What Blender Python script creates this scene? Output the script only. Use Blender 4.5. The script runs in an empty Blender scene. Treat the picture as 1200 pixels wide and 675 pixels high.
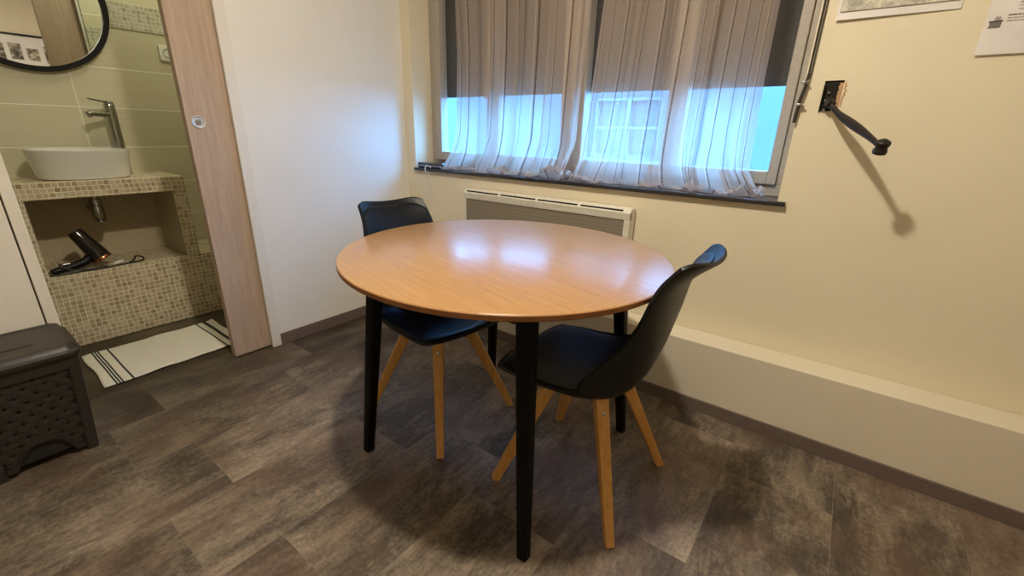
import bpy, bmesh, math, random
from mathutils import Vector, Matrix
random.seed(7)
PI = math.pi
scene = bpy.context.scene
col = scene.collection

# ------------------------------------------------------------------ helpers
class MB:
    def __init__(self): self.bm = bmesh.new()
    def box(self, x0, x1, y0, y1, z0, z1, bev=0.0, seg=2):
        g = bmesh.ops.create_cube(self.bm, size=1.0)
        for v in g['verts']:
            v.co = Vector(((x0+x1)/2+v.co.x*(x1-x0), (y0+y1)/2+v.co.y*(y1-y0), (z0+z1)/2+v.co.z*(z1-z0)))
        if bev > 0:
            es = list({e for v in g['verts'] for e in v.link_edges})
            bmesh.ops.bevel(self.bm, geom=es, offset=bev, segments=seg, affect='EDGES', profile=.5)
        return self
    def loft(self, rings, cap=True, closed=False):
        bm = self.bm
        R = [[bm.verts.new(p) for p in r] for r in rings]
        n = len(R[0])
        m = len(R)
        for i in range(m if closed else m-1):
            a, b = R[i], R[(i+1) % m]
            for k in range(n):
                bm.faces.new((a[k], a[(k+1) % n], b[(k+1) % n], b[k]))
        if cap and not closed:
            bm.faces.new(list(reversed(R[0]))); bm.faces.new(R[-1])
        return self
    def tube(self, pts, rad, n=12, cap=True):
        pts = [Vector(p) for p in pts]
        if not isinstance(rad, (list, tuple)): rad = [rad]*len(pts)
        rings = []
        up = Vector((0, 0, 1))
        t0 = (pts[1]-pts[0]).normalized()
        nrm = t0.cross(up)
        if nrm.length < 1e-3: nrm = t0.cross(Vector((1, 0, 0)))
        nrm.normalize()
        for i, p in enumerate(pts):
            if i == 0: t = pts[1]-pts[0]
            elif i == len(pts)-1: t = pts[-1]-pts[-2]
            else: t = pts[i+1]-pts[i-1]
            t.normalize()
            nrm = (nrm - t*nrm.dot(t))
            if nrm.length < 1e-5: nrm = t.orthogonal()
            nrm.normalize()
            b = t.cross(nrm)
            rings.append([p + (nrm*math.cos(2*PI*k/n) + b*math.sin(2*PI*k/n))*rad[i] for k in range(n)])
        return self.loft(rings, cap)
    def bar(self, p0, p1, s0, s1, twist=0.0, r=.25):
        # square tapering bar with slightly rounded corners
        p0, p1 = Vector(p0), Vector(p1)
        t = (p1-p0).normalized()
        a = Vector((math.cos(twist), math.sin(twist), 0)); a = (a-t*a.dot(t)).normalized(); b = t.cross(a)
        def ring(p, s):
            o = []
            for k in range(16):
                q = k//4; f = (k % 4)/3*PI/2
                cx, cy = [(1, 1), (-1, 1), (-1, -1), (1, -1)][q]
                ang = q*PI/2+f
                rr = r*s/2
                o.append(p + a*(cx*(s/2-rr)+rr*math.cos(ang)) + b*(cy*(s/2-rr)+rr*math.sin(ang)))
            return o
        return self.loft([ring(p0, s0), ring(p1, s1)])
    def lathe(self, prof, c=(0, 0, 0), axis=(0, 0, 1), n=48, sx=1.0, sy=1.0, pw=2.0, cap=True):
        ax = Vector(axis).normalized()
        a = ax.orthogonal().normalized() if abs(ax.z) < .999 else Vector((1, 0, 0))
        b = ax.cross(a)
        c = Vector(c); rings = []
        for r, h in prof:
            o = []
            for k in range(n):
                th = 2*PI*k/n; cc, ss = math.cos(th), math.sin(th)
                if pw != 2:
                    m = (abs(cc)**pw+abs(ss)**pw)**(-1/pw); cc *= m; ss *= m
                o.append(c + a*(cc*r*sx) + b*(ss*r*sy) + ax*h)
            rings.append(o)
        return self.loft(rings, cap)
    def grid(self, nu, nv, fn, uv=True):
        bm = self.bm
        V = [[bm.verts.new(fn(i/(nu-1), j/(nv-1))) for i in range(nu)] for j in range(nv)]
        L = bm.loops.layers.uv.verify() if uv else None
        for j in range(nv-1):
            for i in range(nu-1):
                f = bm.faces.new((V[j][i], V[j][i+1], V[j+1][i+1], V[j+1][i]))
                if uv:
                    for lp, (a, b) in zip(f.loops, ((i, j), (i+1, j), (i+1, j+1), (i, j+1))):
                        lp[L].uv = (a/(nu-1), b/(nv-1))
        return self
    def poly(self, pts):
        self.bm.faces.new([self.bm.verts.new(p) for p in pts]); return self
    def prism(self, pts, d):
        d = Vector(d)
        a = [self.bm.verts.new(p) for p in pts]; b = [self.bm.verts.new(Vector(p)+d) for p in pts]
        n = len(pts)
        self.bm.faces.new(a); self.bm.faces.new(list(reversed(b)))
        for i in range(n): self.bm.faces.new((a[i], b[i], b[(i+1) % n], a[(i+1) % n]))
        return self
    def build(self, name, mat, parent=None, smooth=False, normals=True):
        if normals: bmesh.ops.recalc_face_normals(self.bm, faces=self.bm.faces[:])
        me = bpy.data.meshes.new(name)
        self.bm.to_mesh(me); self.bm.free()
        if smooth:
            for p in me.polygons: p.use_smooth = True
            try: me.set_sharp_from_angle(angle=math.radians(38))
            except Exception: pass
        me.materials.append(mat)
        o = bpy.data.objects.new(name, me); col.objects.link(o)
        if parent: 
            o.parent = parent
            o.matrix_parent_inverse = Matrix.LocRotScale(parent.location, parent.rotation_euler, None).inverted() if parent.get('_world') else Matrix()
        return o

def tag(o, label=None, cat=None, group=None, kind=None):
    if label: o['label'] = label
    if cat: o['category'] = cat
    if group: o['group'] = group
    if kind: o['kind'] = kind
    return o
def empty(name, loc=(0, 0, 0), rz=0.0, world=True):
    # world=True: children are modelled in world coordinates
    o = bpy.data.objects.new(name, None); col.objects.link(o)
    o.location = loc; o.rotation_euler = (0, 0, rz); o.empty_display_size = .05
    if world: o['_world'] = 1
    return o
def struct(o, label=None): 
    o['kind'] = 'structure'
    if label: o['label'] = label
    return o

# ------------------------------------------------------------------ materials
def newmat(name):
    m = bpy.data.materials.new(name); m.use_nodes = True
    nt = m.node_tree; nt.nodes.clear()
    out = nt.nodes.new('ShaderNodeOutputMaterial')
    return m, nt, out
def N(nt, t, **kw):
    n = nt.nodes.new(t)
    for k, v in kw.items():
        if k in n.inputs: n.inputs[k].default_value = v
        else: setattr(n, k, v)
    return n
def math_(nt, op, a, b=None, c=None):
    n = nt.nodes.new('ShaderNodeMath'); n.operation = op
    for i, v in enumerate((a, b, c)):
        if v is None: continue
        if hasattr(v, 'is_linked') or hasattr(v, 'links'): nt.links.new(v, n.inputs[i])
        else: n.inputs[i].default_value = v
    return n.outputs[0]
def mixc(nt, f, a, b):
    n = nt.nodes.new('ShaderNodeMix'); n.data_type = 'RGBA'
    for s, v in ((0, f), (6, a), (7, b)):
        if hasattr(v, 'links'): nt.links.new(v, n.inputs[s])
        elif s == 0: n.inputs[0].default_value = v
        else: n.inputs[s].default_value = (*v, 1)
    return n.outputs[2]
def bsdf(nt, out, color, rough=.5, metal=0.0, spec=.5, bump=None, bstr=.2, bdist=.01, coat=0.0):
    b = nt.nodes.new('ShaderNodeBsdfPrincipled')
    for nm, v in (('Base Color', color), ('Roughness', rough), ('Metallic', metal), ('Specular IOR Level', spec), ('Coat Weight', coat)):
        if hasattr(v, 'links'): nt.links.new(v, b.inputs[nm])
        elif nm == 'Base Color': b.inputs[nm].default_value = (*v, 1)
        else: b.inputs[nm].default_value = v
    if bump is not None:
        bn = nt.nodes.new('ShaderNodeBump'); bn.inputs['Strength'].default_value = bstr; bn.inputs['Distance'].default_value = bdist
        nt.links.new(bump, bn.inputs['Height']); nt.links.new(bn.outputs[0], b.inputs['Normal'])
    nt.links.new(b.outputs[0], out.inputs['Surface'])
    return b
def coord(nt, which='Object', scale=(1, 1, 1), rot=(0, 0, 0), loc=(0, 0, 0)):
    tc = nt.nodes.new('ShaderNodeTexCoord'); mp = nt.nodes.new('ShaderNodeMapping')
    mp.inputs['Scale'].default_value = scale; mp.inputs['Rotation'].default_value = rot; mp.inputs['Location'].default_value = loc
    nt.links.new(tc.outputs[which], mp.inputs[0]); return mp.outputs[0]
def noise(nt, vec, scale=5, detail=4, rough=.5, dist=0.0):
    n = nt.nodes.new('ShaderNodeTexNoise'); n.inputs['Scale'].default_value = scale; n.inputs['Detail'].default_value = detail
    n.inputs['Roughness'].default_value = rough; n.inputs['Distortion'].default_value = dist
    nt.links.new(vec, n.inputs['Vector']); return n.outputs['Fac']
def ramp(nt, f, stops):
    r = nt.nodes.new('ShaderNodeValToRGB'); nt.links.new(f, r.inputs[0])
    e = r.color_ramp.elements
    while len(e) < len(stops): e.new(.5)
    for el, (p, c) in zip(e, stops): el.position = p; el.color = (*c, 1) if len(c) == 3 else c
    return r.outputs[0]
def g3(v): return (v, v, v)

def paint(name, c, var=.04, rough=.75, bs=.05, spec=.25):
    m, nt, out = newmat(name)
    v = coord(nt)
    n1 = noise(nt, v, 1.3, 5, .6); n2 = noise(nt, v, 90, 3, .5)
    cc = ramp(nt, n1, [(.3, tuple(x*(1-var) for x in c)), (.7, tuple(min(1, x*(1+var)) for x in c))])
    bsdf(nt, out, cc, rough, spec=spec, bump=n2, bstr=bs, bdist=.004)
    return m
def plain(name, c, rough=.5, metal=0.0, spec=.5, coat=0.0, nb=0.0, ns=60):
    m, nt, out = newmat(name)
    v = coord(nt); n = noise(nt, v, ns, 3)
    cc = ramp(nt, n, [(.3, tuple(x*.92 for x in c)), (.7, tuple(min(1, x*1.06) for x in c))])
    bsdf(nt, out, cc, rough, metal, spec, bump=n if nb else None, bstr=nb, bdist=.003, coat=coat)
    return m
def wood(name, dark, light, axis=0, scale=1.0, rough=.45, spec=.4, coat=0.0, stretch=14, rot=0.0):
    m, nt, out = newmat(name)
    sc = [stretch*scale]*3; sc[axis] = .9*scale
    v = coord(nt, 'Object', (1, 1, 1), (0, 0, rot))
    mp = nt.nodes.new('ShaderNodeMapping'); mp.inputs['Scale'].default_value = sc; nt.links.new(v, mp.inputs[0]); v = mp.outputs[0]
    n1 = noise(nt, v, 2.2, 6, .6, .4)
    mp2 = nt.nodes.new('ShaderNodeMapping'); mp2.inputs['Scale'].default_value = (1, 1, 1); nt.links.new(v, mp2.inputs[0])
    n2 = noise(nt, mp2.outputs[0], 9, 4, .7)
    f = math_(nt, 'ADD', math_(nt, 'MULTIPLY', n1, .65), math_(nt, 'MULTIPLY', n2, .35))
    cc = ramp(nt, f, [(.33, dark), (.52, tuple((a+b)/2 for a, b in zip(dark, light))), (.68, light)])
    bsdf(nt, out, cc, rough, spec=spec, bump=f, bstr=.06, bdist=.002, coat=coat)
    return m

M = {}
M['cream'] = paint('cream wall paint', (.78, .70, .53))
M['white'] = paint('white wall paint', (.80, .775, .73))
M['cream2'] = paint('warm white wall paint', (.80, .735, .60))
M['white_trim'] = paint('white trim paint', (.76, .73, .68), .02, .5)
M['ceil'] = paint('ceiling paint', (.80, .77, .72))
M['ledgep'] = paint('ledge paint', (.72, .65, .52), .05)
M['base'] = plain('taupe skirting', (.155, .115, .10), .55)
M['black_metal'] = plain('black painted metal', (.005, .0045, .005), .5, spec=.2)
M['black_wood'] = plain('black lacquered wood', (.004, .0035, .0035), .5, spec=.12, ns=30)
M['plastic'] = plain('black moulded plastic', (.005, .0055, .006), .42, spec=.28)
M['leather'] = plain('black leatherette', (.005, .006, .008), .42, spec=.24, nb=.25, ns=260)
M['chrome'] = plain('chrome', (.42, .42, .42), .16, 1.0)
M['brushed'] = plain('brushed steel', (.45, .45, .46), .28, 1.0)
M['ceramic'] = plain('white glazed ceramic', (.80, .79, .74), .12, spec=.6, coat=.4, ns=.5)
M['white_plastic'] = plain('white plastic', (.78, .77, .73), .35)
M['oak'] = wood('oak leg', (.50, .235, .055), (.68, .38, .12), axis=2, scale=2.2, rough=.5)
M['tabletop'] = wood('honey oak veneer', (.38, .20, .074), (.50, .285, .122), axis=0, scale=2.2, rough=.30, spec=.6, coat=.10, stretch=16, rot=.25)
M['tableedge'] = wood('honey oak edge', (.21, .080, .022), (.31, .125, .040), axis=0, scale=1.6, rough=.4)
M['door'] = wood('limed oak door', (.41, .295, .22), (.55, .425, .33), axis=2, scale=1.7, rough=.55, spec=.3, stretch=16)
M['window_frame'] = plain('greige window frame', (.40, .36, .31), .5)
M['sill'] = plain('black stone sill', (.018, .018, .022), .22, spec=.6, ns=25)
M['dark_hole'] = plain('dark cavity', (.012, .009, .007), .9)
M['plaster_chip'] = plain('broken plaster', (.50, .30, .16), .9, nb=1.0, ns=120)
M['iron'] = plain('dark cast iron', (.022, .016, .014), .42, metal=.35, nb=.5, ns=90)
M['paper'] = plain('white paper', (.80, .76, .74), .8, ns=8)
M['ink'] = plain('printed ink', (.10, .085, .08), .8)
M['ink_light'] = plain('grey printed ink', (.36, .32, .30), .8)
M['hamper'] = plain('dark brown plastic', (.036, .029, .025), .38, spec=.3, nb=.15, ns=200)
M['hamper_in'] = plain('hamper shadowy weave back', (.016, .013, .012), .8)
M['copper'] = plain('rose copper', (.50, .20, .12), .25, 1.0)
M['gloss_black'] = plain('gloss black', (.010, .008, .010), .12, spec=.6, coat=.5)
M['cord_black'] = plain('black rubber cord', (.012, .011, .011), .5)
M['cord_white'] = plain('white cable', (.72, .70, .66), .5)
M['strap'] = plain('dark strap', (.035, .028, .024), .8)
M['rad_white'] = plain('enamelled heater casing', (.74, .70, .60), .4)
M['shutter'] = None

# heater grille : fine vertical ribs
m, nt, out = newmat('heater grille')
v = coord(nt); sp = N(nt, 'ShaderNodeSeparateXYZ'); nt.links.new(v, sp.inputs[0])
fx = math_(nt, 'FRACT', math_(nt, 'MULTIPLY', sp.outputs[0], 125.0))
line = math_(nt, 'GREATER_THAN', fx, .5)
fz = math_(nt, 'GREATER_THAN', math_(nt, 'FRACT', math_(nt, 'MULTIPLY', sp.outputs[2], 55.0)), .25)
f = math_(nt, 'MULTIPLY', line, fz)
cc = mixc(nt, f, (.28, .235, .18), (.20, .165, .125))
bsdf(nt, out, cc, .6, spec=.3, bump=f, bstr=.3, bdist=.002); M['grille'] = m

# shutter slats
m, nt, out = newmat('dark roller shutter')
v = coord(nt); sp = N(nt, 'ShaderNodeSeparateXYZ'); nt.links.new(v, sp.inputs[0])
fz = math_(nt, 'FRACT', math_(nt, 'MULTIPLY', sp.outputs[2], 24.0))
edge = math_(nt, 'LESS_THAN', fz, .12)
n1 = noise(nt, v, 60, 3)
cc = mixc(nt, edge, (.030, .026, .027), (.012, .010, .010))
bsdf(nt, out, mixc(nt, math_(nt, 'MULTIPLY', n1, .4), cc, (.045, .04, .038)), .6, bump=fz, bstr=.3); M['shutter'] = m

# mosaic
def mosaic(name, pitch, grout, cols, rough=.35):
    m, nt, out = newmat(name)
    geo = N(nt, 'ShaderNodeNewGeometry'); tc = N(nt, 'ShaderNodeTexCoord')
    sn = N(nt, 'ShaderNodeSeparateXYZ'); nt.links.new(geo.outputs['True Normal'], sn.inputs[0])
    sp = N(nt, 'ShaderNodeSeparateXYZ'); nt.links.new(tc.outputs['Object'], sp.inputs[0])
    nx = math_(nt, 'GREATER_THAN', math_(nt, 'ABSOLUTE', sn.outputs[0]), .5)
    nz = math_(nt, 'GREATER_THAN', math_(nt, 'ABSOLUTE', sn.outputs[2]), .5)
    def sel(f, a, b):  # f? a : b
        return math_(nt, 'ADD', math_(nt, 'MULTIPLY', f, a), math_(nt, 'MULTIPLY', math_(nt, 'SUBTRACT', 1.0, f), b))
    u = sel(nx, sp.outputs[1], sp.outputs[0])
    w = sel(nz, sp.outputs[1], sp.outputs[2])
    u = math_(nt, 'DIVIDE', math_(nt, 'ADD', u, 20.003), pitch); w = math_(nt, 'DIVIDE', math_(nt, 'ADD', w, 20.004), pitch)
    # every sheet row is nudged a little, like hand laid mosaic
    iw = math_(nt, 'FLOOR', w)
    wn = N(nt, 'ShaderNodeTexWhiteNoise'); wn.noise_dimensions = '1D'; nt.links.new(iw, wn.inputs['W'])
    u = math_(nt, 'ADD', u, math_(nt, 'MULTIPLY', wn.outputs['Value'], .35))
    iu = math_(nt, 'FLOOR', u)
    fu = math_(nt, 'FRACT', u); fw = math_(nt, 'FRACT', w)
    cx = N(nt, 'ShaderNodeCombineXYZ'); nt.links.new(iu, cx.inputs[0]); nt.links.new(iw, cx.inputs[1])
    w2 = N(nt, 'ShaderNodeTexWhiteNoise'); w2.noise_dimensions = '3D'; nt.links.new(cx.outputs[0], w2.inputs['Vector'])
    big = noise(nt, tc.outputs['Object'], 6, 2)
    val = math_(nt, 'ADD', math_(nt, 'MULTIPLY', w2.outputs['Value'], .75), math_(nt, 'MULTIPLY', big, .3))
    tile = ramp(nt, val, cols)
    d = math_(nt, 'MINIMUM', math_(nt, 'MINIMUM', fu, math_(nt, 'SUBTRACT', 1.0, fu)), math_(nt, 'MINIMUM', fw, math_(nt, 'SUBTRACT', 1.0, fw)))
    g = math_(nt, 'LESS_THAN', d, .075)
    cc = mixc(nt, g, tile, grout)
    hb = math_(nt, 'MINIMUM', math_(nt, 'MULTIPLY', d, 6.0), 1.0)
    rg = math_(nt, 'ADD', rough, math_(nt, 'MULTIPLY', g, .4))
    bsdf(nt, out, cc, rg, spec=.4, bump=hb, bstr=.4, bdist=.002)
    return m
M['mosaic'] = mosaic('beige stone mosaic', .0238, (.84, .77, .60), [(.1, (.34, .26, .155)), (.35, (.45, .36, .23)), (.6, (.54, .45, .30)), (.9, (.62, .54, .39))])
M['mosaic_strip'] = mosaic('pale mosaic border', .022, (.66, .66, .55), [(.1, (.32, .30, .22)), (.4, (.44, .42, .32)), (.85, (.54, .52, .41))])

# wall tiles
def wall_tile(name, horiz, joint0):
    m, nt, out = newmat(name)
    tc = N(nt, 'ShaderNodeTexCoord'); sp = N(nt, 'ShaderNodeSeparateXYZ'); nt.links.new(tc.outputs['Object'], sp.inputs[0])
    pz, py = .2105, .60
    w = math_(nt, 'DIVIDE', math_(nt, 'ADD', sp.outputs[2], pz*20-1.202+pz*0), pz)
    u = math_(nt, 'DIVIDE', math_(nt, 'ADD', sp.outputs[horiz], py*20-joint0), py)
    fw = math_(nt, 'FRACT', w); fu = math_(nt, 'FRACT', u)
    dw = math_(nt, 'MULTIPLY', math_(nt, 'MINIMUM', fw, math_(nt, 'SUBTRACT', 1.0, fw)), pz)
    du = math_(nt, 'MULTIPLY', math_(nt, 'MINIMUM', fu, math_(nt, 'SUBTRACT', 1.0, fu)), py)
    d = math_(nt, 'MINIMUM', dw, du)
    g = math_(nt, 'LESS_THAN', d, .0027)
    cx = N(nt, 'ShaderNodeCombineXYZ'); nt.links.new(math_(nt, 'FLOOR', u), cx.inputs[0]); nt.links.new(math_(nt, 'FLOOR', w), cx.inputs[1])
    w2 = N(nt, 'ShaderNodeTexWhiteNoise'); w2.noise_dimensions = '3D'; nt.links.new(cx.outputs[0], w2.inputs['Vector'])
    mp = N(nt, 'ShaderNodeMapping'); mp.inputs['Scale'].default_value = (2, 2, 2)
    s = [1.5, 1.5, 45]
    mp.inputs['Scale'].default_value = s; nt.links.new(tc.outputs['Object'], mp.inputs[0])
    n1 = noise(nt, mp.outputs[0], 2.0, 5, .65, .3)
    f = math_(nt, 'ADD', math_(nt, 'MULTIPLY', n1, .6), math_(nt, 'MULTIPLY', w2.outputs['Value'], .4))
    tile = ramp(nt, f, [(.25, (.56, .52, .37)), (.5, (.62, .575, .42)), (.8, (.68, .64, .48))])
    cc = mixc(nt, g, tile, (.86, .84, .70))
    hb = math_(nt, 'MINIMUM', math_(nt, 'MULTIPLY', d, 300.0), 1.0)
    bsdf(nt, out, cc, .38, spec=.4, bump=hb, bstr=.4, bdist=.002)
    return m
M['tile_y'] = wall_tile('green beige wall tile', 1, -1.287)
M['tile_x'] = wall_tile('green beige side wall tile', 0, -1.17)

# floor planks
m, nt, out = newmat('dark vinyl planks')
tc = N(nt, 'ShaderNodeTexCoord'); sp = N(nt, 'ShaderNodeSeparateXYZ'); nt.links.new(tc.outputs['Object'], sp.inputs[0])
PW, PL = .322, .64
u = math_(nt, 'DIVIDE', math_(nt, 'ADD', sp.outputs[0], PW*20-.545), PW); iu = math_(nt, 'FLOOR', u); fu = math_(nt, 'FRACT', u)
sh = math_(nt, 'MULTIPLY', math_(nt, 'MODULO', iu, 2.0), .18)
w = math_(nt, 'DIVIDE', math_(nt, 'ADD', math_(nt, 'ADD', sp.outputs[1], sh), PL*20+1.545), PL); iw = math_(nt, 'FLOOR', w); fw = math_(nt, 'FRACT', w)
du = math_(nt, 'MULTIPLY', math_(nt, 'MINIMUM', fu, math_(nt, 'SUBTRACT', 1.0, fu)), PW)
dw = math_(nt, 'MULTIPLY', math_(nt, 'MINIMUM', fw, math_(nt, 'SUBTRACT', 1.0, fw)), PL)
d = math_(nt, 'MINIMUM', du, dw)
cx = N(nt, 'ShaderNodeCombineXYZ'); nt.links.new(iu, cx.inputs[0]); nt.links.new(iw, cx.inputs[1])
w2 = N(nt, 'ShaderNodeTexWhiteNoise'); w2.noise_dimensions = '3D'; nt.links.new(cx.outputs[0], w2.inputs['Vector'])
off = N(nt, 'ShaderNodeVectorMath'); off.operation = 'MULTIPLY_ADD'
nt.links.new(w2.outputs['Color'], off.inputs[0]); off.inputs[1].default_value = (7, 7, 7); nt.links.new(tc.outputs['Object'], off.inputs[2])
def mapped(sc):
    mp = N(nt, 'ShaderNodeMapping'); mp.inputs['Scale'].default_value = sc; nt.links.new(off.outputs[0], mp.inputs[0]); return mp.outputs[0]
nA = noise(nt, mapped((2.6, 1.3, 1)), 1.8, 10, .68, .5)
nB = noise(nt, mapped((16, 3.5, 1)), 3.0, 8, .72, .6)
nC = noise(nt, mapped((30, 30, 1)), 2.5, 6, .7, .2)
f = math_(nt, 'ADD', math_(nt, 'MULTIPLY', nA, .52), math_(nt, 'ADD', math_(nt, 'MULTIPLY', nB, .26), math_(nt, 'MULTIPLY', nC, .22)))
f = math_(nt, 'ADD', f, math_(nt, 'MULTIPLY', math_(nt, 'SUBTRACT', w2.outputs['Value'], .5), .055))
cA = ramp(nt, f, [(.37, (.032, .025, .020)), (.45, (.078, .061, .047)), (.52, (.175, .140, .105)), (.61, (.33, .265, .20))])
hue = noise(nt, mapped((3, 3, 1)), 1.3, 3)
cB = mixc(nt, ramp(nt, hue, [(.45, g3(0)), (.65, g3(.55))]), cA, (.125, .078, .052))
g = math_(nt, 'LESS_THAN', d, .0011)
cc = mixc(nt, math_(nt, 'MULTIPLY', g, .6), cB, (.20, .17, .14))
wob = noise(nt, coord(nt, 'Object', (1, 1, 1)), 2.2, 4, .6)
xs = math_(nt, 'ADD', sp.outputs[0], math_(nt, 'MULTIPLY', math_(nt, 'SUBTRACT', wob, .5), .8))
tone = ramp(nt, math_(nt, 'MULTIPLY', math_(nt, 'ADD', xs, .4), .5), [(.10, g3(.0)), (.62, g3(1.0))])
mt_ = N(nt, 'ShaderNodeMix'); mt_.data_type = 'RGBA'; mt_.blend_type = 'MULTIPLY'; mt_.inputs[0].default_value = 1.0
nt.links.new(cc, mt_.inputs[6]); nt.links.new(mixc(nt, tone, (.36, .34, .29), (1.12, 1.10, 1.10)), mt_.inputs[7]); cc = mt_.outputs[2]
bsdf(nt, out, cc, ramp(nt, nB, [(.3, g3(.42)), (.7, g3(.6))]), spec=.35, bump=nC, bstr=.06, bdist=.003)
M['floor'] = m

# bath mat
m, nt, out = newmat('cream woven mat with dark stripes')
tc = N(nt, 'ShaderNodeTexCoord'); sp = N(nt, 'ShaderNodeSeparateXYZ'); nt.links.new(tc.outputs['Object'], sp.inputs[0])
y = sp.outputs[1]
f = None
for c0, hw in ((-1.612, .0035), (-1.601, .0035), (-1.590, .0035), (-1.552, .004), (-1.147, .004), (-1.107, .009)):
    q = math_(nt, 'LESS_THAN', math_(nt, 'ABSOLUTE', math_(nt, 'SUBTRACT', y, c0)), hw)
    f = q if f is None else math_(nt, 'MAXIMUM', f, q)
wv = noise(nt, coord(nt, 'Object', (1, 3, 1)), 120, 3)
cc = mixc(nt, f, ramp(nt, wv, [(.3, (.70, .66, .58)), (.7, (.84, .80, .72))]), (.05, .06, .065))
bsdf(nt, out, cc, .9, spec=.1, bump=wv, bstr=.6, bdist=.004); M['mat'] = m

# curtain : sheer cloth with woven vertical stripes, uv.x runs across the cloth
def curtain_mat(name, seed, nst):
    m, nt, out = newmat(name)
    tc = N(nt, 'ShaderNodeTexCoord'); sp = N(nt, 'ShaderNodeSeparateXYZ'); nt.links.new(tc.outputs['UV'], sp.inputs[0])
    u = sp.outputs[0]
    a = math_(nt, 'FRACT', math_(nt, 'MULTIPLY', u, float(nst)))
    s1 = math_(nt, 'LESS_THAN', math_(nt, 'ABSOLUTE', math_(nt, 'SUBTRACT', a, .5)), .030)
    b = math_(nt, 'FRACT', math_(nt, 'MULTIPLY', u, float(nst)))
    s2 = math_(nt, 'LESS_THAN', math_(nt, 'ABSOLUTE', math_(nt, 'SUBTRACT', b, .38)), .022)
    weave = noise(nt, coord(nt, 'Object', (40, 40, 260)), 3, 3, .6)
    dash = noise(nt, coord(nt, 'Object', (3, 3, 60)), 3, 2, .5)
    base = mixc(nt, weave, (.66, .54, .45), (.80, .68, .59))
    cc = mixc(nt, math_(nt, 'MULTIPLY', s2, .25), base, (.80, .72, .64))
    cc = mixc(nt, math_(nt, 'MULTIPLY', s1, ramp(nt, dash, [(.3, g3(.78)), (.6, g3(.95))])), cc, (.14, .085, .065))
    dif = N(nt, 'ShaderNodeBsdfDiffuse'); nt.links.new(cc, dif.inputs[0])
    trl = N(nt, 'ShaderNodeBsdfTranslucent'); nt.links.new(cc, trl.inputs[0])
    mx = N(nt, 'ShaderNodeMixShader'); mx.inputs[0].default_value = .55
    nt.links.new(dif.outputs[0], mx.inputs[1]); nt.links.new(trl.outputs[0], mx.inputs[2])
    tr = N(nt, 'ShaderNodeBsdfTransparent'); tr.inputs[0].default_value = (1, 1, 1, 1)
    op = math_(nt, 'ADD', .50, math_(nt, 'MULTIPLY', weave, .16))
    op = math_(nt, 'MAXIMUM', op, math_(nt, 'MULTIPLY', s1, .93))
    op = math_(nt, 'MAXIMUM', op, math_(nt, 'MULTIPLY', s2, .78))
    m2 = N(nt, 'ShaderNodeMixShader'); nt.links.new(op, m2.inputs[0])
    nt.links.new(tr.outputs[0], m2.inputs[1]); nt.links.new(mx.outputs[0], m2.inputs[2])
    nt.links.new(m2.outputs[0], out.inputs['Surface'])
    return m
M['curtain_a'] = curtain_mat('sheer striped cloth', 1, 13)
M['curtain_b'] = curtain_mat('sheer striped cloth wide', 2, 17)

# glass
def glass(name):
    m, nt, out = newmat(name)
    tr = N(nt, 'ShaderNodeBsdfTransparent'); tr.inputs[0].default_value = (.99, 1, 1, 1)
    gl = N(nt, 'ShaderNodeBsdfGlossy'); gl.inputs['Roughness'].default_value = .02
    fr = N(nt, 'ShaderNodeFresnel'); ge = N(nt, 'ShaderNodeNewGeometry')
    nt.links.new(math_(nt, 'SUBTRACT', 1.45, math_(nt, 'MULTIPLY', ge.outputs['Backfacing'], 1.45-1/1.45)), fr.inputs[0])
    mx = N(nt, 'ShaderNodeMixShader'); nt.links.new(fr.outputs[0], mx.inputs[0])
    nt.links.new(tr.outputs[0], mx.inputs[1]); nt.links.new(gl.outputs[0], mx.inputs[2])
    nt.links.new(mx.outputs[0], out.inputs['Surface']); return m
M['glass'] = glass('clear glass')
m, nt, out = newmat('mirror silver'); gl = N(nt, 'ShaderNodeBsdfGlossy'); gl.inputs[0].default_value = (.86, .88, .85, 1); gl.inputs['Roughness'].default_value = .015
nt.links.new(gl.outputs[0], out.inputs['Surface']); M['mirror'] = m
M['facade'] = paint('pale facade render', (.10, .105, .105))
M['facade_frame'] = plain('white facade window frame', (.16, .17, .17), .5)
M['facade_glass'] = plain('facade window glass', (.05, .055, .055), .2)

# sketch on the first sheet
m, nt, out = newmat('grey sketch print')
v = coord(nt); n1 = noise(nt, v, 45, 6, .8, .6); n2 = noise(nt, v, 9, 3)
f = math_(nt, 'ADD', math_(nt, 'MULTIPLY', n1, .7), math_(nt, 'MULTIPLY', n2, .3))
bsdf(nt, out, ramp(nt, f, [(.42, (.38, .36, .31)), (.50, (.60, .56, .48)), (.58, (.74, .69, .59))]), .8, spec=.1); M['sketch'] = m
m, nt, out = newmat('dark photo print')
v = coord(nt); n1 = noise(nt, v, 14, 6, .8, .8)
bsdf(nt, out, ramp(nt, n1, [(.42, (.05, .045, .04)), (.52, (.2, .17, .13)), (.6, (.6, .55, .45))]), .6); M['photo'] = m

# ------------------------------------------------------------------ room shell
XR, YF, ZC = 3.5, -3.4, 2.55
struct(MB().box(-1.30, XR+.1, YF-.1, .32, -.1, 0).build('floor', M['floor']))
struct(MB().box(-1.30, XR+.1, YF-.1, .32, ZC, ZC+.1).build('ceiling', M['ceil']))
struct(MB().box(XR, XR+.1, YF, 0, 0, ZC).build('wall_right', M['cream']))
struct(MB().box(-.10, XR, YF-.1, YF, 0, ZC).build('wall_front', M['cream']))

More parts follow.
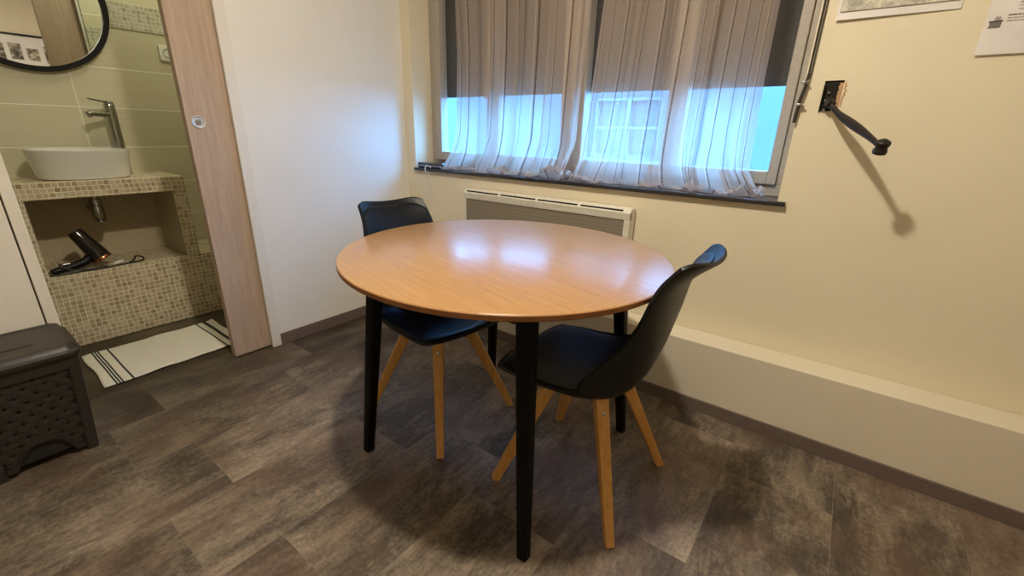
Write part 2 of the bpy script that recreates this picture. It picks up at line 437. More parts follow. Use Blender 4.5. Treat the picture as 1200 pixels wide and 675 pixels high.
# back wall with window opening and the small broken hole for the crank
WX0, WX1, WZ0, WZ1 = .08, 2.09, .888, 2.28
HX0, HX1, HZ0, HZ1 = 2.150, 2.204, 1.222, 1.313
mb = MB()
D = .20
mb.box(-.10, WX0, 0, D, 0, ZC)
mb.box(WX0, WX1, 0, D, 0, WZ0).box(WX0, WX1, 0, D, WZ1, ZC)
mb.box(WX1, HX0, 0, D, 0, ZC)
mb.box(HX0, HX1, 0, D, 0, HZ0).box(HX0, HX1, 0, D, HZ1, ZC).box(HX0, HX1, .07, D, HZ0, HZ1)
mb.box(HX1, XR, 0, D, 0, ZC)
struct(mb.build('wall_back', M['cream']))

# left wall: white panel between bathroom opening and back wall, hollow where the pocket door slides
mb = MB()
mb.box(-.014, 0, -.965, 0, 0, ZC)
mb.box(-.10, -.078, -.965, 0, 0, ZC)
mb.box(-.078, -.014, -.36, 0, 0, ZC)
mb.box(-.10, 0, -1.735, -.965, 2.08, ZC)
struct(mb.build('wall_left', M['white']))
struct(MB().box(-.10, 0, YF, -1.771, 0, ZC).build('wall_left', M['cream2']))
o = MB().box(-.012, .006, -.996, -.950, 0, 2.08, .002).build('trim_2', M['white_trim']); struct(o, 'white strip framing the sliding door opening')
o = MB().box(-.10, .002, -1.766, -1.733, 0, 2.08, .002).build('trim_3', M['cream2']); struct(o, 'white jamb left of the bathroom opening')
struct(MB().box(0, .010, -.949, -.133, 0, .064, .002).build('baseboard_left', M['base']))
# ledge running along the back wall
struct(MB().box(0, XR, -.132, -.0012, 0, .314, .003).build('trim_1', M['ledgep']), 'long low boxed ledge at the foot of the back wall')
struct(MB().box(0, XR, -.142, -.132, 0, .056, .002).build('baseboard_back', M['base']))

# bathroom shell
struct(MB().box(-1.30, -1.17, -2.4, -.25, 0, ZC).build('wall_bathroom_back', M['tile_y']))
mb = MB().box(-1.17, -.10, -.35, -.25, 0, ZC)
struct(mb.build('wall_bathroom_right', M['tile_x']))
struct(MB().box(-1.17, -.10, -2.4, -2.3, 0, ZC).build('wall_bathroom_left', M['tile_x']))
mb = MB().box(-.112, -.100, -.95, -.35, 0, ZC).box(-.112, -.100, -2.3, -1.77, 0, ZC)
struct(mb.build('wall_bathroom_front', M['tile_y']))
o = MB().box(-1.170, -1.1645, -2.3, -.35, 1.623, 1.755).build('trim_4', M['mosaic_strip']); struct(o, 'mosaic border strip high on the bathroom wall')
o = MB().box(-.118, -.112, -.95, -.35, 1.623, 1.755).build('trim_5', M['mosaic_strip']); struct(o, 'mosaic border strip seen in the mirror')

# ------------------------------------------------------------------ sliding door
t = empty('door_1', (-.04, -1.08, 0)); struct(t, 'pale wood sliding door half pushed into the white wall')
MB().box(-.060, -.020, -1.172, -.42, .008, 2.07, .0015).build('door_leaf', M['door'], t)
M['pull'] = plain('satin chrome pull', (.72, .73, .76), .38, .6)
h = MB().lathe([(.0265, 0), (.0265, .003), (.0245, .005), (.020, .004), (.0185, .001), (.0, .001)], (-.020, -1.127, 1.134), (1, 0, 0), 40, cap=False).build('flush_pull', M['pull'], t, True)
h['label'] = 'round chrome flush pull'
MB().lathe([(.011, 0), (.011, .004), (.009, .006), (.0, .006)], (-.019, -1.127, 1.134), (1, 0, 0), 24, cap=False).build('lock_turn', M['brushed'], h, True)
o = MB().box(-.0205, -.0190, -1.171, -1.169, 1.18, 1.28, 0).build('edge_plate', M['brushed'], t)

# ------------------------------------------------------------------ window
w = empty('window_1', (1.085, .16, .905)); struct(w, 'wide window with four casements behind the sheer curtains')
YW = .16
mb = MB()
fr0, fr1 = WX0, WX1
zb, zt = .905, WZ1
g = [(.180, .552), (.635, 1.042), (1.172, 1.582), (1.662, 2.020)]
mb.box(fr0, fr1, YW-.012, YW+.0395, zb, zb+.045, .003).box(fr0, fr1, YW-.012, YW+.0395, zt-.05, zt, .003)
mb.box(fr0, fr0+.05, YW-.012, YW+.0395, zb+.045, zt-.05, .003).box(fr1-.035, fr1, YW-.012, YW+.0395, zb+.045, zt-.05, .003)
mb.box(1.070, 1.125, YW-.012, YW+.0395, zb+.045, zt-.05, .003)
mb.build('frame', M['window_frame'], w)
sash = [(.130, .5915), (.5945, 1.070), (1.125, 1.6205), (1.6235, 2.055)]
for (a, b), (p, q) in zip(sash, g):
    mb = MB()
    z0, z1 = zb+.046, zt-.051
    mb.box(a, p, YW-.028, YW+.035, z0, z1, .004).box(q, b, YW-.028, YW+.035, z0, z1, .004)
    mb.box(p, q, YW-.028, YW+.035, z0, 1.002, .004).box(p, q, YW-.028, YW+.035, z1-.06, z1, .004)
    s = mb.build('sash', M['window_frame'], w)
    MB().box(p, q, YW+.006, YW+.010, 1.002, z1-.06).build('pane', M['glass'], s)
for xx in (.570, 1.602):
    mb = MB().box(xx-.012, xx+.012, YW-.036, YW-.028, 1.36, 1.44, .003).tube([(xx, YW-.036, 1.40), (xx, YW-.065, 1.40)], .008, 10).tube([(xx, YW-.062, 1.40), (xx, YW-.064, 1.30)], [.009, .007], 10)
    mb.build('window_handle', M['window_frame'], w, True)
o = MB().box(.02, 2.15, .2105, .224, 1.322, 2.36, 0).build('roller_shutter', M['shutter']); tag(o, 'dark slatted roller shutter partly lowered outside the window glass', 'shutter')
o = MB().box(.082, 2.118, -.022, .215, .8885, .905, .002).build('window_sill', M['sill']); tag(o, 'black stone sill running under the whole window', 'window sill'); 

# strap of the shutter, at the right edge of the window
t = empty('shutter_strap', (2.09, -.006, 1.2)); tag(t, 'thin dark shutter strap hanging down the right edge of the window', 'strap')
MB().box(2.0955, 2.0985, -.010, 0, 1.33, 2.25).box(2.1035, 2.1060, -.010, 0, 1.33, 2.25).build('strap_band', M['strap'], t)
MB().tube([(2.100, -.010, 1.335), (2.097, -.016, 1.29), (2.090, -.016, 1.25), (2.087, -.012, 1.18)], .0055, 10).build('strap_tail', M['strap'], t, True)
for z in (1.308, 1.238):
    MB().box(2.083, 2.103, -.022, 0.0, z-.004, z+.004, .0015).tube([(2.092, -.020, z), (2.106, -.026, z+.006)], .003, 8).build('clip', M['brushed'], t)

# building across the way
struct(MB().box(-40, 40, .5, 40, -3.2, -3.0).build('ground', paint('asphalt', (.07, .07, .07))))  # unseen ground, added to block sky light rising from below the horizon
t = empty('neighbouring_building', (1, 4, -3)); tag(t, 'pale building facade lit by daylight, seen through the window', 'building')
mb = MB()
mb.box(-7, -.74, 4, 4.3, -3, 2.3).box(.22, 1.9, 4, 4.3, -3, 2.3).box(-.74, .22, 4, 4.3, -3, .83).box(-.74, .22, 4, 4.3, 1.62, 5.2).box(-.74, .22, 4.16, 4.3, .83, 1.62)
mb.build('facade_wall', M['facade'], t)
f = MB().box(-.74, -.70, 4.02, 4.10, .83, 1.62).box(.18, .22, 4.02, 4.10, .83, 1.62).box(-.70, .18, 4.02, 4.10, .83, .88).box(-.70, .18, 4.02, 4.10, 1.57, 1.62).box(-.275, -.215, 4.02, 4.10, .88, 1.57).box(-.70, -.275, 4.03, 4.08, 1.215, 1.245).box(-.215, .18, 4.03, 4.08, 1.215, 1.245).box(-.80, .28, 3.94, 4.02, .76, .83).build('window_frame', M['facade_frame'], t)
MB().box(-.70, .18, 4.11, 4.12, .88, 1.57).build('pane', M['facade_glass'], f)

# ------------------------------------------------------------------ curtains
def lerp_tab(tab, z):
    if z <= tab[0][0]: return tab[0][1]
    for (a, p), (b, q) in zip(tab, tab[1:]):
        if z <= b: return p+(q-p)*(z-a)/(b-a)
    return tab[-1][1]
def fold(u, z, seed, nf):
    r = random.Random(seed); s = 0
    for k in range(6):
        f = nf*(.45+.32*k)+r.uniform(-.6, .6); ph = r.uniform(0, 2*PI); am = [1, 1, .7, .35, .18, .08][k]
        s += am*math.sin(2*PI*f*u+ph+.5*math.sin(z*1.7+k))
    return s/2.4
def curtain(name, left, right, seed, nf, mat, hang=.062, bunch=()):
    ZT = 2.27
    Lh = ZT-.912
    Lp = .13      # cloth that lies gathered on the sill
    rnd = random.Random(seed+9)
    ph = [rnd.uniform(0, 6.28) for _ in range(8)]
    def fn(a, b):
        u = a; s = b*(Lh+Lp)
        if s < Lh:
            z = ZT-s; k = 0.0
        else:
            z = .912; k = (s-Lh)/Lp
        x0 = lerp_tab(left, z); x1 = lerp_tab(right, z)
        amp = .022 if z > 1.2 else .022+(1.2-z)*.04
        fo = fold(u, z, seed, nf)
        uw = u+(.022*math.sin(2*PI*4.3*u+ph[6])+.010*math.sin(2*PI*9.1*u+ph[7]+z*.8))*math.sin(PI*u)
        x = x0+(x1-x0)*uw + .012*math.sin(2*PI*nf*.55*u+ph[0])*math.sin(PI*u)
        y = hang+amp*fo
        low = max(0.0, (1.10-z)/.19)
        y += .030*low*math.sin(2*PI*3.1*u+ph[1]) - .012*low
        y = min(y, .118)
        x += .010*low*math.sin(2*PI*3.7*u+ph[2])
        if k > 0:
            wv = .5+.5*math.sin(2*PI*(2.3*u)+ph[3])
            reach = .018+.030*wv+.012*math.sin(2*PI*7*u+ph[4])
            y = y-reach*math.sin(k*PI*.8)*1.0 
            bump = .012+.010*math.sin(2*PI*9*u+ph[5])+.006*math.sin(2*PI*23*u+ph[6]+k*5)
            z = .9085+abs(bump)*math.sin(min(1, k)*PI)**.8*1.0
            x += .012*math.sin(k*9+u*40)
        for (uc, wd, hh) in bunch:
            gb = math.exp(-((u-uc)/wd)**2)
            if k > 0: z += hh*gb*math.sin(k*PI)*(1+.4*math.sin(u*160+k*12)); y -= .03*gb*k
            elif z < 1.05: y += -.02*gb*(1.05-z)/.14*(1+.8*math.sin(u*190))
        y = max(-.018, y)
        z = max(z, .9075)
        return Vector((x, y, z))
    o = MB().grid(300, 130, fn).build(name, mat, None, True, normals=False)
    return o
LT = [(.90, .318), (.95, .335), (1.0, .365), (1.14, .387), (1.33, .398), (1.54, .403), (1.79, .39), (2.3, .37)]
RT = [(.90, 1.150), (.95, 1.150), (1.075, 1.184), (1.229, 1.190), (1.68, 1.206), (2.3, 1.225)]
o = curtain('sheer_curtain', LT, RT, 3, 7, M['curtain_a'], bunch=[(.93, .09, .048), (.50, .06, .030)])
tag(o, 'sheer beige striped curtain over the left half of the window', 'curtain', 'sheer curtains')
LT2 = [(.90, 1.165), (1.0, 1.210), (1.153, 1.230), (1.375, 1.253), (1.68, 1.275), (2.3, 1.31)]
RT2 = [(.90, 2.055), (.93, 2.02), (1.0, 1.972), (1.05, 1.965), (1.163, 1.959), (1.341, 1.956), (1.585, 1.957), (2.3, 1.95)]
o = curtain('sheer_curtain', LT2, RT2, 21, 8, M['curtain_b'], bunch=[(.93, .08, .034), (.68, .06, .022), (.03, .04, .022)])
tag(o, 'sheer beige striped curtain over the right half of the window, near the crank', 'curtain', 'sheer curtains')

# router on the sill and its cable
t = empty('router_box', (.2, .05, .905)); tag(t, 'flat black box lying on the left end of the window sill', 'router')
MB().box(.095, .312, .0, .105, .9055, .937, .005).build('housing', M['gloss_black'], t)
MB().box(.10, .307, -.0012, .001, .918, .9205).build('seam', M['brushed'], t)
MB().lathe([(.004, 0), (.004, .006), (0, .006)], (.215, -.001, .914), (0, -1, 0), 12, cap=False).build('plug', M['cord_white'], t, True)
P = [(.215, -.008, .914), (.205, -.028, .922), (.198, -.034, .90), (.210, -.034, .884), (.228, -.030, .874), (.226, -.024, .80), (.216, -.018, .72), (.212, -.014, .64), (.218, -.012, .52), (.214, -.010, .40), (.215, -.012, .325)]
def smooth_path(P, n=8):
    P = [Vector(p) for p in P]; out = []
    for i in range(len(P)-1):
        p0 = P[max(0, i-1)]; p1 = P[i]; p2 = P[i+1]; p3 = P[min(len(P)-1, i+2)]
        for k in range(n):
            t_ = k/n
            out.append(.5*((2*p1)+(p2-p0)*t_+(2*p0-5*p1+4*p2-p3)*t_*t_+(3*p1-p0-3*p2+p3)*t_**3))
    out.append(P[-1]); return out
o = MB().tube(smooth_path(P), .0026, 8).build('white_cable', M['cord_white'], None, True); tag(o, 'thin white cable hanging from the black box down the wall', 'cable')

# ------------------------------------------------------------------ heater
t = empty('electric_heater', (1.02, -.04, .36)); tag(t, 'white electric panel heater with taupe grille under the window', 'heater')
H0, H1 = .555, 1.552
mb = MB()
yF, yB = -.072, -.012
mb.box(H0, H1, yF+.012, yB, .372, .818, .004)
mb.box(H0, H0+.014, yF, yF+.014, .372, .800, .002).box(H1-.028, H1, yF, yF+.014, .372, .800, .002).box(H0, H1, yF, yF+.014, .360, .385, .002)
# top lip, sloping front edge
mb.prism([(H0, yF, .768), (H0, yF-.004, .800), (H0, yF+.02, .822), (H0, yF+.02, .768)], (H1-H0, 0, 0))
mb.build('casing', M['rad_white'], t)
MB().box(H0+.014, H1-.028, yF+.004, yF+.013, .385, .768).build('grille', M['grille'], t)
for a, b in ((.575, .800), (.816, 1.042), (1.056, 1.283), (1.300, 1.515)):
    nv = Vector((0, yF-.004, .800)); nv2 = Vector((0, yF+.02, .822)); dd = (nv2-nv)
    p = nv+dd*.22; q = nv+dd*.52; nn = Vector((0, -.68, .73))*.0008
    MB().prism([(a, p.y+nn.y, p.z+nn.z), (a, q.y+nn.y, q.z+nn.z), (a, q.y+.004, q.z-.004), (a, p.y+.004, p.z-.004)], (b-a, 0, 0)).build('vent_slot', M['dark_hole'], t)
for xx in (.75, 1.35): MB().box(xx-.02, xx+.02, -.012, 0, .45, .75).build('wall_bracket', M['rad_white'], t)

# ------------------------------------------------------------------ table
TC = Vector((1.4135, -.801, 0))
TA, TB, TROT = .5567, .526, math.radians(154.8)
t = empty('round_table', TC, 0); tag(t, 'round honey-coloured wooden table on four black legs', 'table')
def ell(r, z, n=128):
    o = []
    for k in range(n):
        th = 2*PI*k/n; a = (TA+r)*math.cos(th); b = (TB+r)*math.sin(th)
        o.append(Vector((TC.x+a*math.cos(TROT)-b*math.sin(TROT), TC.y+a*math.sin(TROT)+b*math.cos(TROT), z)))
    return o
mb = MB(); mb.loft([ell(-.012, .7465), ell(-.001, .7475), ell(-.0025, .7495), ell(-.004, .750)])
mb.build('table_top', M['tabletop'], t, True)
mb = MB(); mb.loft([ell(-.060, .7268), ell(-.022, .7272), ell(-.004, .7315), ell(0, .7350), ell(0, .7466), ell(-.0015, .7475)])
e = mb.build('top_edge', M['tableedge'], t, True); e['label'] = 'darker orange edge band'
feet = [(-.335, -.366), (.372, -.367), (.358, .331), (-.364, .388)]
# legs
lg = []
for (sx, sy), (fx, fy) in zip(((1, 1), (-1, 1), (-1, -1), (1, -1)), feet):
    a = .058
    p0 = TC+Vector((fx, fy, 0)); p1 = TC+Vector((fx+sx*a, fy+sy*a, .7265))
    MB().bar(p0+Vector((0, 0, .0005)), p1, .031, .047, 0, .35).build('leg', M['black_wood'], t, True); lg.append(p1)
order = [0, 1, 2, 3]
for i in range(4):
    a, b = lg[i], lg[(i+1) % 4]
    d = (b-a); L = d.length; d.normalize(); n_ = Vector((-d.y, d.x, 0))*.010
    A = a+d*.030; B = b-d*.030
    MB().prism([A-n_+Vector((0, 0, -.055)), A+n_+Vector((0, 0, -.055)), A+n_, A-n_], B-A).build('apron', M['black_wood'], t)

# ------------------------------------------------------------------ chairs
prof = [(.245, .430), (.215, .412), (.15, .393), (.05, .378), (-.06, .379), (-.135, .402), (-.176, .455), (-.208, .55), (-.230, .655), (-.254, .764), (-.326, .836)]
wid = [.205, .215, .228, .236, .240, .240, .234, .216, .190, .167, .156]
rise = [.010, .022, .046, .066, .085, .100, .105, .078, .038, .026, .044]
def cat(T, v):
    n = len(T)-1; f = max(0, min(1, v))*n; i = min(int(f), n-1); t_ = f-i
    g_ = lambda k: T[max(0, min(n, k))]
    p0, p1, p2, p3 = g_(i-1), g_(i), g_(i+1), g_(i+2)
    return .5*(2*p1+(p2-p0)*t_+(2*p0-5*p1+4*p2-p3)*t_*t_+(3*p1-p0-3*p2+p3)*t_**3)
PX = [p[0] for p in prof]; PZ = [p[1] for p in prof]
def shell_pt(u, v, off=0.0):
    x, z = cat(PX, v), cat(PZ, v)
    e_ = .01
    dx = cat(PX, min(1, v+e_))-cat(PX, max(0, v-e_)); dz = cat(PZ, min(1, v+e_))-cat(PZ, max(0, v-e_))
    l = math.hypot(dx, dz); nx, nz = -dz/l, dx/l
    # interior normal: up over the seat, forward on the back
    if nz < 0 and v < .4: nx, nz = -nx, -nz
    if v >= .4 and nx < 0: nx, nz = -nx, -nz
    w_ = cat(wid, v); r_ = cat(rise, v)*abs(u)**2.3
    return Vector((x+nx*(r_+off), u*w_*(1-.06*abs(u)**3), z+nz*(r_+off)))
def shell_fn(um, va, vb, ca, cb, off):
    def fn(a, b):
        u = (2*a-1)*um; lo = va+ca*abs(2*a-1)**4; hi = vb-cb*abs(2*a-1)**4
        o_ = off(2*a-1, b) if callable(off) else off
        return shell_pt(u, lo+(hi-lo)*b, o_)
    return fn
def make_chair(name, loc, rz, label):
    t = empty(name, loc, rz, world=False); tag(t, label, 'chair', 'black shell dining chairs')
    mb = MB().grid(48, 80, shell_fn(1.0, 0, 1, .07, .045, 0.0))
    o = mb.build('seat_shell', M['plastic'], t, True, normals=False)
    s = o.modifiers.new('thick', 'SOLIDIFY'); s.thickness = .010; s.offset = 0
    b = o.modifiers.new('bev', 'BEVEL'); b.width = .003; b.segments = 2; b.limit_method = 'ANGLE'
    mb = MB().grid(40, 70, shell_fn(.93, .025, .965, .07, .045, lambda a, b: .007+.020*(1-abs(a)**6)*(1-abs(2*b-1)**10)*(1 if b < .5 else max(.25, 1-(b-.5)*2.2))))
    o = mb.build('cushion', M['leather'], t, True, normals=False); o['label'] = 'black padded leatherette cushion'
    s = o.modifiers.new('thick', 'SOLIDIFY'); s.thickness = .006; s.offset = 0
    # mounting cross under the shell
    mb = MB()
    for sx, sy in ((1, 1), (1, -1)):
        mb.bar((-.095*sx, -.095*sy, .352), (.095*sx, .095*sy, .352), .022, .022)
    mb.lathe([(.0, .345), (.055, .345), (.055, .372), (.0, .372)], (0, 0, 0), n=24, cap=False)
    mb.build('mounting_cross', M['black_metal'], t)
    for sx, sy in ((1, 1), (-1, 1), (-1, -1), (1, -1)):
        l = MB().bar((.212*sx, .212*sy, .0005), (.082*sx, .082*sy, .385), .026, .040, PI/4 if sx*sy > 0 else -PI/4, .22).build('leg', M['oak'], t, True)
        q = Vector((.096*sx, .096*sy, .345)); n_ = Vector((sx, sy, .35)).normalized()
        MB().lathe([(.0065, 0), (.0065, .003), (.004, .0045), (0, .0045)], q+n_*.0185, n_, 16, cap=False).build('bolt', M['brushed'], l, True)
    return t
c1 = make_chair('dining_chair', (1.106, -.822, 0), 0, 'black shell dining chair with oak legs on the far left side of the table')
for ch in c1.children:      # this one's shell sits a little twisted and further back on its legs
    if ch.name.startswith(('seat_shell', 'cushion')):
        ch.rotation_euler.z = math.radians(-8); ch.location = (-.044, .024, 0)
c2 = make_chair('dining_chair', (1.750, -.776, 0), PI, 'black shell dining chair with oak legs at the right side of the table')

# ------------------------------------------------------------------ crank on the back wall
mb = MB()
r = random.Random(4)
t = empty('shutter_crank', (2.18, 0, 1.23)); tag(t, 'dark iron crank handle sticking out of a broken hole in the cream wall', 'crank')
MB().box(2.1515, 2.196, .004, .012, 1.225, 1.309, .002).build('back_plate', M['dark_hole'], t)
MB().box(2.1505, 2.156, -.006, .03, 1.216, 1.300, .001).box(2.156, 2.185, -.004, .004, 1.218, 1.236, .001).build('bracket', M['black_metal'], t)
for x, z in ((2.168, 1.276), (2.163, 1.252), (2.165, 1.222)):
    MB().lathe([(.0045, 0), (.0045, .004), (.003, .006), (0, .006)], (x, .002 if z > 1.23 else -.004, z), (0, -1, 0), 14, cap=False).build('screw', M['brushed'], t, True)
MB().tube([(2.178, .012, 1.262), (2.177, -.006, 1.256), (2.180, -.022, 1.244)], [.008, .010, .010], 14).lathe([(0, -.012), (.013, -.012), (.013, .012), (0, .012)], (2.180, -.024, 1.240), (.4, .3, -.2), 24, cap=False).build('hinge', M['iron'], t, True)
arm = [(2.180, -.024, 1.242), (2.196, -.038, 1.222), (2.220, -.058, 1.200), (2.250, -.082, 1.178), (2.285, -.122, 1.153), (2.315, -.160, 1.130), (2.334, -.188, 1.113)]
sp_ = smooth_path(arm, 5)
rr = []
for i in range(len(sp_)):
    f = i/(len(sp_)-1); rr.append(.0075+.0060*math.exp(-((f-.52)/.24)**2)+(.002 if f < .06 else 0))
MB().tube(sp_, rr, 16).build('arm', M['iron'], t, True)
ax = Vector((.10, -.35, .93)).normalized()
MB().lathe([(0, -.021), (.010, -.021), (.0175, -.018), (.0185, -.010), (.0165, -.005), (.0155, 0), (.0165, .004), (.0185, .008), (.0185, .016), (.014, .020), (.008, .021), (.007, .024), (0, .025)], (2.341, -.198, 1.108), ax, 32, cap=False).build('knob', M['iron'], t, True)
# ragged plaster around the hole
mb = MB()
pts = []
for k in range(22):
    f = k/21
    z = 1.306-f*.075
    pts.append((z, 2.2045-.004*r.random(), 2.208+.007*r.random()*math.sin(PI*min(1, f*1.2+.1))))
for k in range(21):
    z0, a0, b0 = pts[k]; z1, a1, b1 = pts[k+1]
    mb.prism([(a0-.010, .004, z0), (b0+.002, -.0012, z0), (b1+.002, -.0012, z1), (a1-.010, .004, z1)], (0, .012, 0))
o = mb.build('trim_6', M['plaster_chip']); struct(o, 'ragged broken plaster along the right edge of the hole')

# ------------------------------------------------------------------ papers on the wall
t = empty('wall_drawing', (2.285, 0, 1.49)); tag(t, 'pale sheet with a grey drawing pinned on the wall above the crank', 'picture')
def sheet(x0, x1, z0, z1, curl, slant=.7):
    def fn(a, b):
        return Vector((x0+(x1-x0)*a, -.0004-curl*((1-b)**2)*(1-slant*a), z0+(z1-z0)*b))
    return fn
o = MB().grid(12, 14, sheet(2.138, 2.434, 1.489, 1.90, .010), False).build('sheet', M['paper'], t, False, False)
s = o.modifiers.new('t', 'SOLIDIFY'); s.thickness = .0012
o = MB().grid(12, 14, lambda a, b: Vector((2.145+.282*a, -.0034-.010*((1-(.055+.93*b))**2)*(1-.7*(.03+.94*a))-.001, 1.489+.411*(.055+.93*b))), False).build('drawing_print', M['sketch'], t, True, False)
t = empty('printed_notice', (2.6, 0, 1.363)); tag(t, 'white printed notice with a small basket icon at the right edge of the view', 'notice')
o = MB().grid(12, 14, sheet(2.494, 2.704, 1.3635, 1.66, .007, 0), False).build('sheet', M['paper'], t, False, False)
s = o.modifiers.new('t', 'SOLIDIFY'); s.thickness = .0010
def ny(z): return -.0018-.007*((1-(z-1.3635)/.2965)**2)
mb = MB()
bx, bz = 2.503, 1.432
mb.prism([(bx-.001, ny(bz)-.0002, bz+.013), (bx+.026, ny(bz)-.0002, bz+.015), (bx+.026, ny(bz)-.0002, bz+.018), (bx-.001, ny(bz)-.0002, bz+.016)], (0, .0008, 0))
for k in range(7):
    xx = bx+.002+k*.0034
    mb.prism([(xx, ny(bz)-.0002, bz), (xx+.0016, ny(bz)-.0002, bz), (xx+.0022, ny(bz)-.0002, bz+.014), (xx+.0006, ny(bz)-.0002, bz+.014)], (0, .0008, 0))
mb.prism([(bx, ny(bz)-.0002, bz-.001), (bx+.024, ny(bz)-.0002, bz), (bx+.024, ny(bz)-.0002, bz+.0015), (bx, ny(bz)-.0002, bz+.0005)], (0, .0008, 0))
for k in range(3):
    xx = bx+.009+k*.004
    mb.prism([(xx, ny(bz)-.0004, bz+.018), (xx+.001, ny(bz)-.0004, bz+.018), (xx+.003, ny(bz)-.0004, bz+.027), (xx+.002, ny(bz)-.0004, bz+.027)], (0, .0008, 0))
mb.build('basket_icon', M['ink'], t)
for k, (z, x1, dark) in enumerate([(1.447, 2.66, 0), (1.454, 2.62, 0), (1.4610, 2.66, 1), (1.474, 2.67, 0), (1.482, 2.67, 0), (1.490, 2.66, 0), (1.498, 2.67, 0), (1.506, 2.64, 0), (1.53, 2.67, 0), (1.538, 2.66, 0)]):
    h_ = .0011 if dark else .0006
    mb = MB(); x = 2.537 if k < 3 else 2.552
    rr_ = random.Random(k+50)
    while x < x1:
        L_ = rr_.uniform(.006, .016)
        mb.prism([(x, ny(z)-.0006, z-h_), (min(x+L_, x1), ny(z)-.0006, z-h_), (min(x+L_, x1), ny(z)-.0006, z+h_), (x, ny(z)-.0006, z+h_)], (0, .0008, 0)); x += L_+.0022
    mb.build('text_line', M['ink'] if dark else M['ink_light'], t)

# picture on the opposite wall (seen in the round mirror)
t = empty('framed_collage', (XR, -.9, 1.5)); tag(t, 'black-framed board of photo prints, seen only as a reflection in the round mirror', 'picture')
fy0, fy1, fz0, fz1 = -1.55, -.35, 1.38, 2.075
MB().box(XR-.02, XR, fy0, fy1, fz0, fz0+.02).box(XR-.02, XR, fy0, fy1, fz1-.022, fz1).box(XR-.02, XR, fy0, fy0+.02, fz0+.02, fz1-.022).box(XR-.02, XR, fy1-.02, fy1, fz0+.02, fz1-.022).build('frame', M['black_metal'], t)
MB().box(XR-.010, XR-.001, fy0+.02, fy1-.02, fz0+.02, fz1-.022).build('board', M['paper'], t)
for (a, b, c, d_) in ((-.90, -.80, 1.80, 1.97), (-.76, -.66, 1.80, 1.93), (-1.06, -.94, 1.78, 1.96), (-.61, -.50, 1.78, 1.97), (-1.30, -1.12, 1.70, 1.95), (-1.0, -.86, 1.55, 1.72), (-.80, -.62, 1.52, 1.72)):
    MB().box(XR-.012, XR-.0098, a, b, c, d_).build('photo', M['photo'], t)
t = None

# ------------------------------------------------------------------ bathroom furniture
# tiled base and counter as one masonry unit
t = empty('mosaic_vanity', (-.97, -1.36, 0)); tag(t, 'mosaic tiled washstand with an open niche in the bathroom', 'washstand')
MB().box(-1.168, -.775, -2.298, -.352, 0.0005, .384, .002).build('base_bench', M['mosaic'], t)
mb = MB()
mb.box(-1.168, -.775, -1.715, -.998, .765, .845, .002)
mb.box(-1.168, -.775, -1.062, -.998, .3845, .765, .002).box(-1.168, -.775, -1.715, -1.652, .3845, .765, .002)
mb.build('counter', M['mosaic'], t)
o = MB().box(-1.165, -1.140, -1.652, -1.062, .3845, .765).box(-1.140, -.779, -1.0645, -1.0625, .3845, .764).box(-1.140, -.779, -1.6515, -1.6495, .3845, .764).build('niche_lining', plain('beige niche lining', (.50, .42, .28), .6), t)

# basin
t = empty('vessel_basin', (-.95, -1.385, .845)); tag(t, 'white ceramic vessel basin standing on the mosaic counter', 'basin')
pf = [(.0, .0), (.176, .0), (.184, .005), (.188, .030), (.195, .080), (.201, .125), (.204, .139), (.2035, .143), (.199, .144), (.194, .141), (.186, .110), (.172, .060), (.150, .034), (.08, .026), (.0, .024)]
MB().lathe(pf, (-.945, -1.380, .8455), (0, 0, 1), 72, sx=.84, sy=.99, pw=2.15, cap=False).build('bowl', M['ceramic'], t, True)
MB().lathe([(0, .0), (.022, .0), (.024, .003), (.018, .006), (0, .007)], (-.945, -1.385, .870), (0, 0, 1), 24, cap=False).build('waste_plug', M['chrome'], t, True)

# faucet
t = empty('basin_mixer', (-1.10, -1.195, .845)); tag(t, 'tall chrome basin mixer tap behind the vessel basin', 'tap')
fx_, fy_ = -1.085, -1.178
MB().lathe([(0, 0), (.027, 0), (.029, .006), (.0245, .008), (.0245, .355), (.0245, .372), (.023, .375), (0, .375)], (fx_, fy_, .8455), n=32, cap=False).build('body', M['chrome'], t, True)
dv = Vector((.55, -.83, 0)).normalized()
a = Vector((fx_, fy_, 1.165))
MB().tube([a, a+dv*.12+Vector((0, 0, .004)), a+dv*.135+Vector((0, 0, -.002))], [.0155, .0145, .013], 16).tube([a+dv*.127+Vector((0, 0, .0)), a+dv*.127+Vector((0, 0, -.018))], .010, 14).build('spout', M['chrome'], t, True)
a = Vector((fx_, fy_, 1.2215))
MB().lathe([(0, 0), (.0215, 0), (.0215, .010), (.018, .013), (0, .013)], (fx_, fy_, 1.2215), n=28, cap=False).tube([a+Vector((0, 0, .008)), a+dv*.05+Vector((0, 0, .012)), a+dv*.115+Vector((0, 0, .020))], [.006, .0045, .004], 10).build('lever', M['chrome'], t, True)

# trap under the counter
t = empty('bottle_trap', (-.96, -1.372, .6)); tag(t, 'chrome bottle trap hanging under the counter in the niche', 'trap')
MB().lathe([(0, .765), (.016, .765), (.016, .735), (.026, .732), (.026, .700), (.022, .697), (.022, .690), (0, .690)], (-.955, -1.372, 0), n=28, cap=False).build('collar', M['chrome'], t, True)
MB().lathe([(0, .692), (.024, .692), (.027, .680), (.027, .622), (.021, .608), (.010, .604), (0, .603)], (-.955, -1.372, 0), n=28, cap=False).build('cup', M['chrome'], t, True)
MB().tube([(-.955, -1.372, .665), (-1.14, -1.372, .668)], .014, 14).build('outlet_pipe', M['chrome'], t, True)

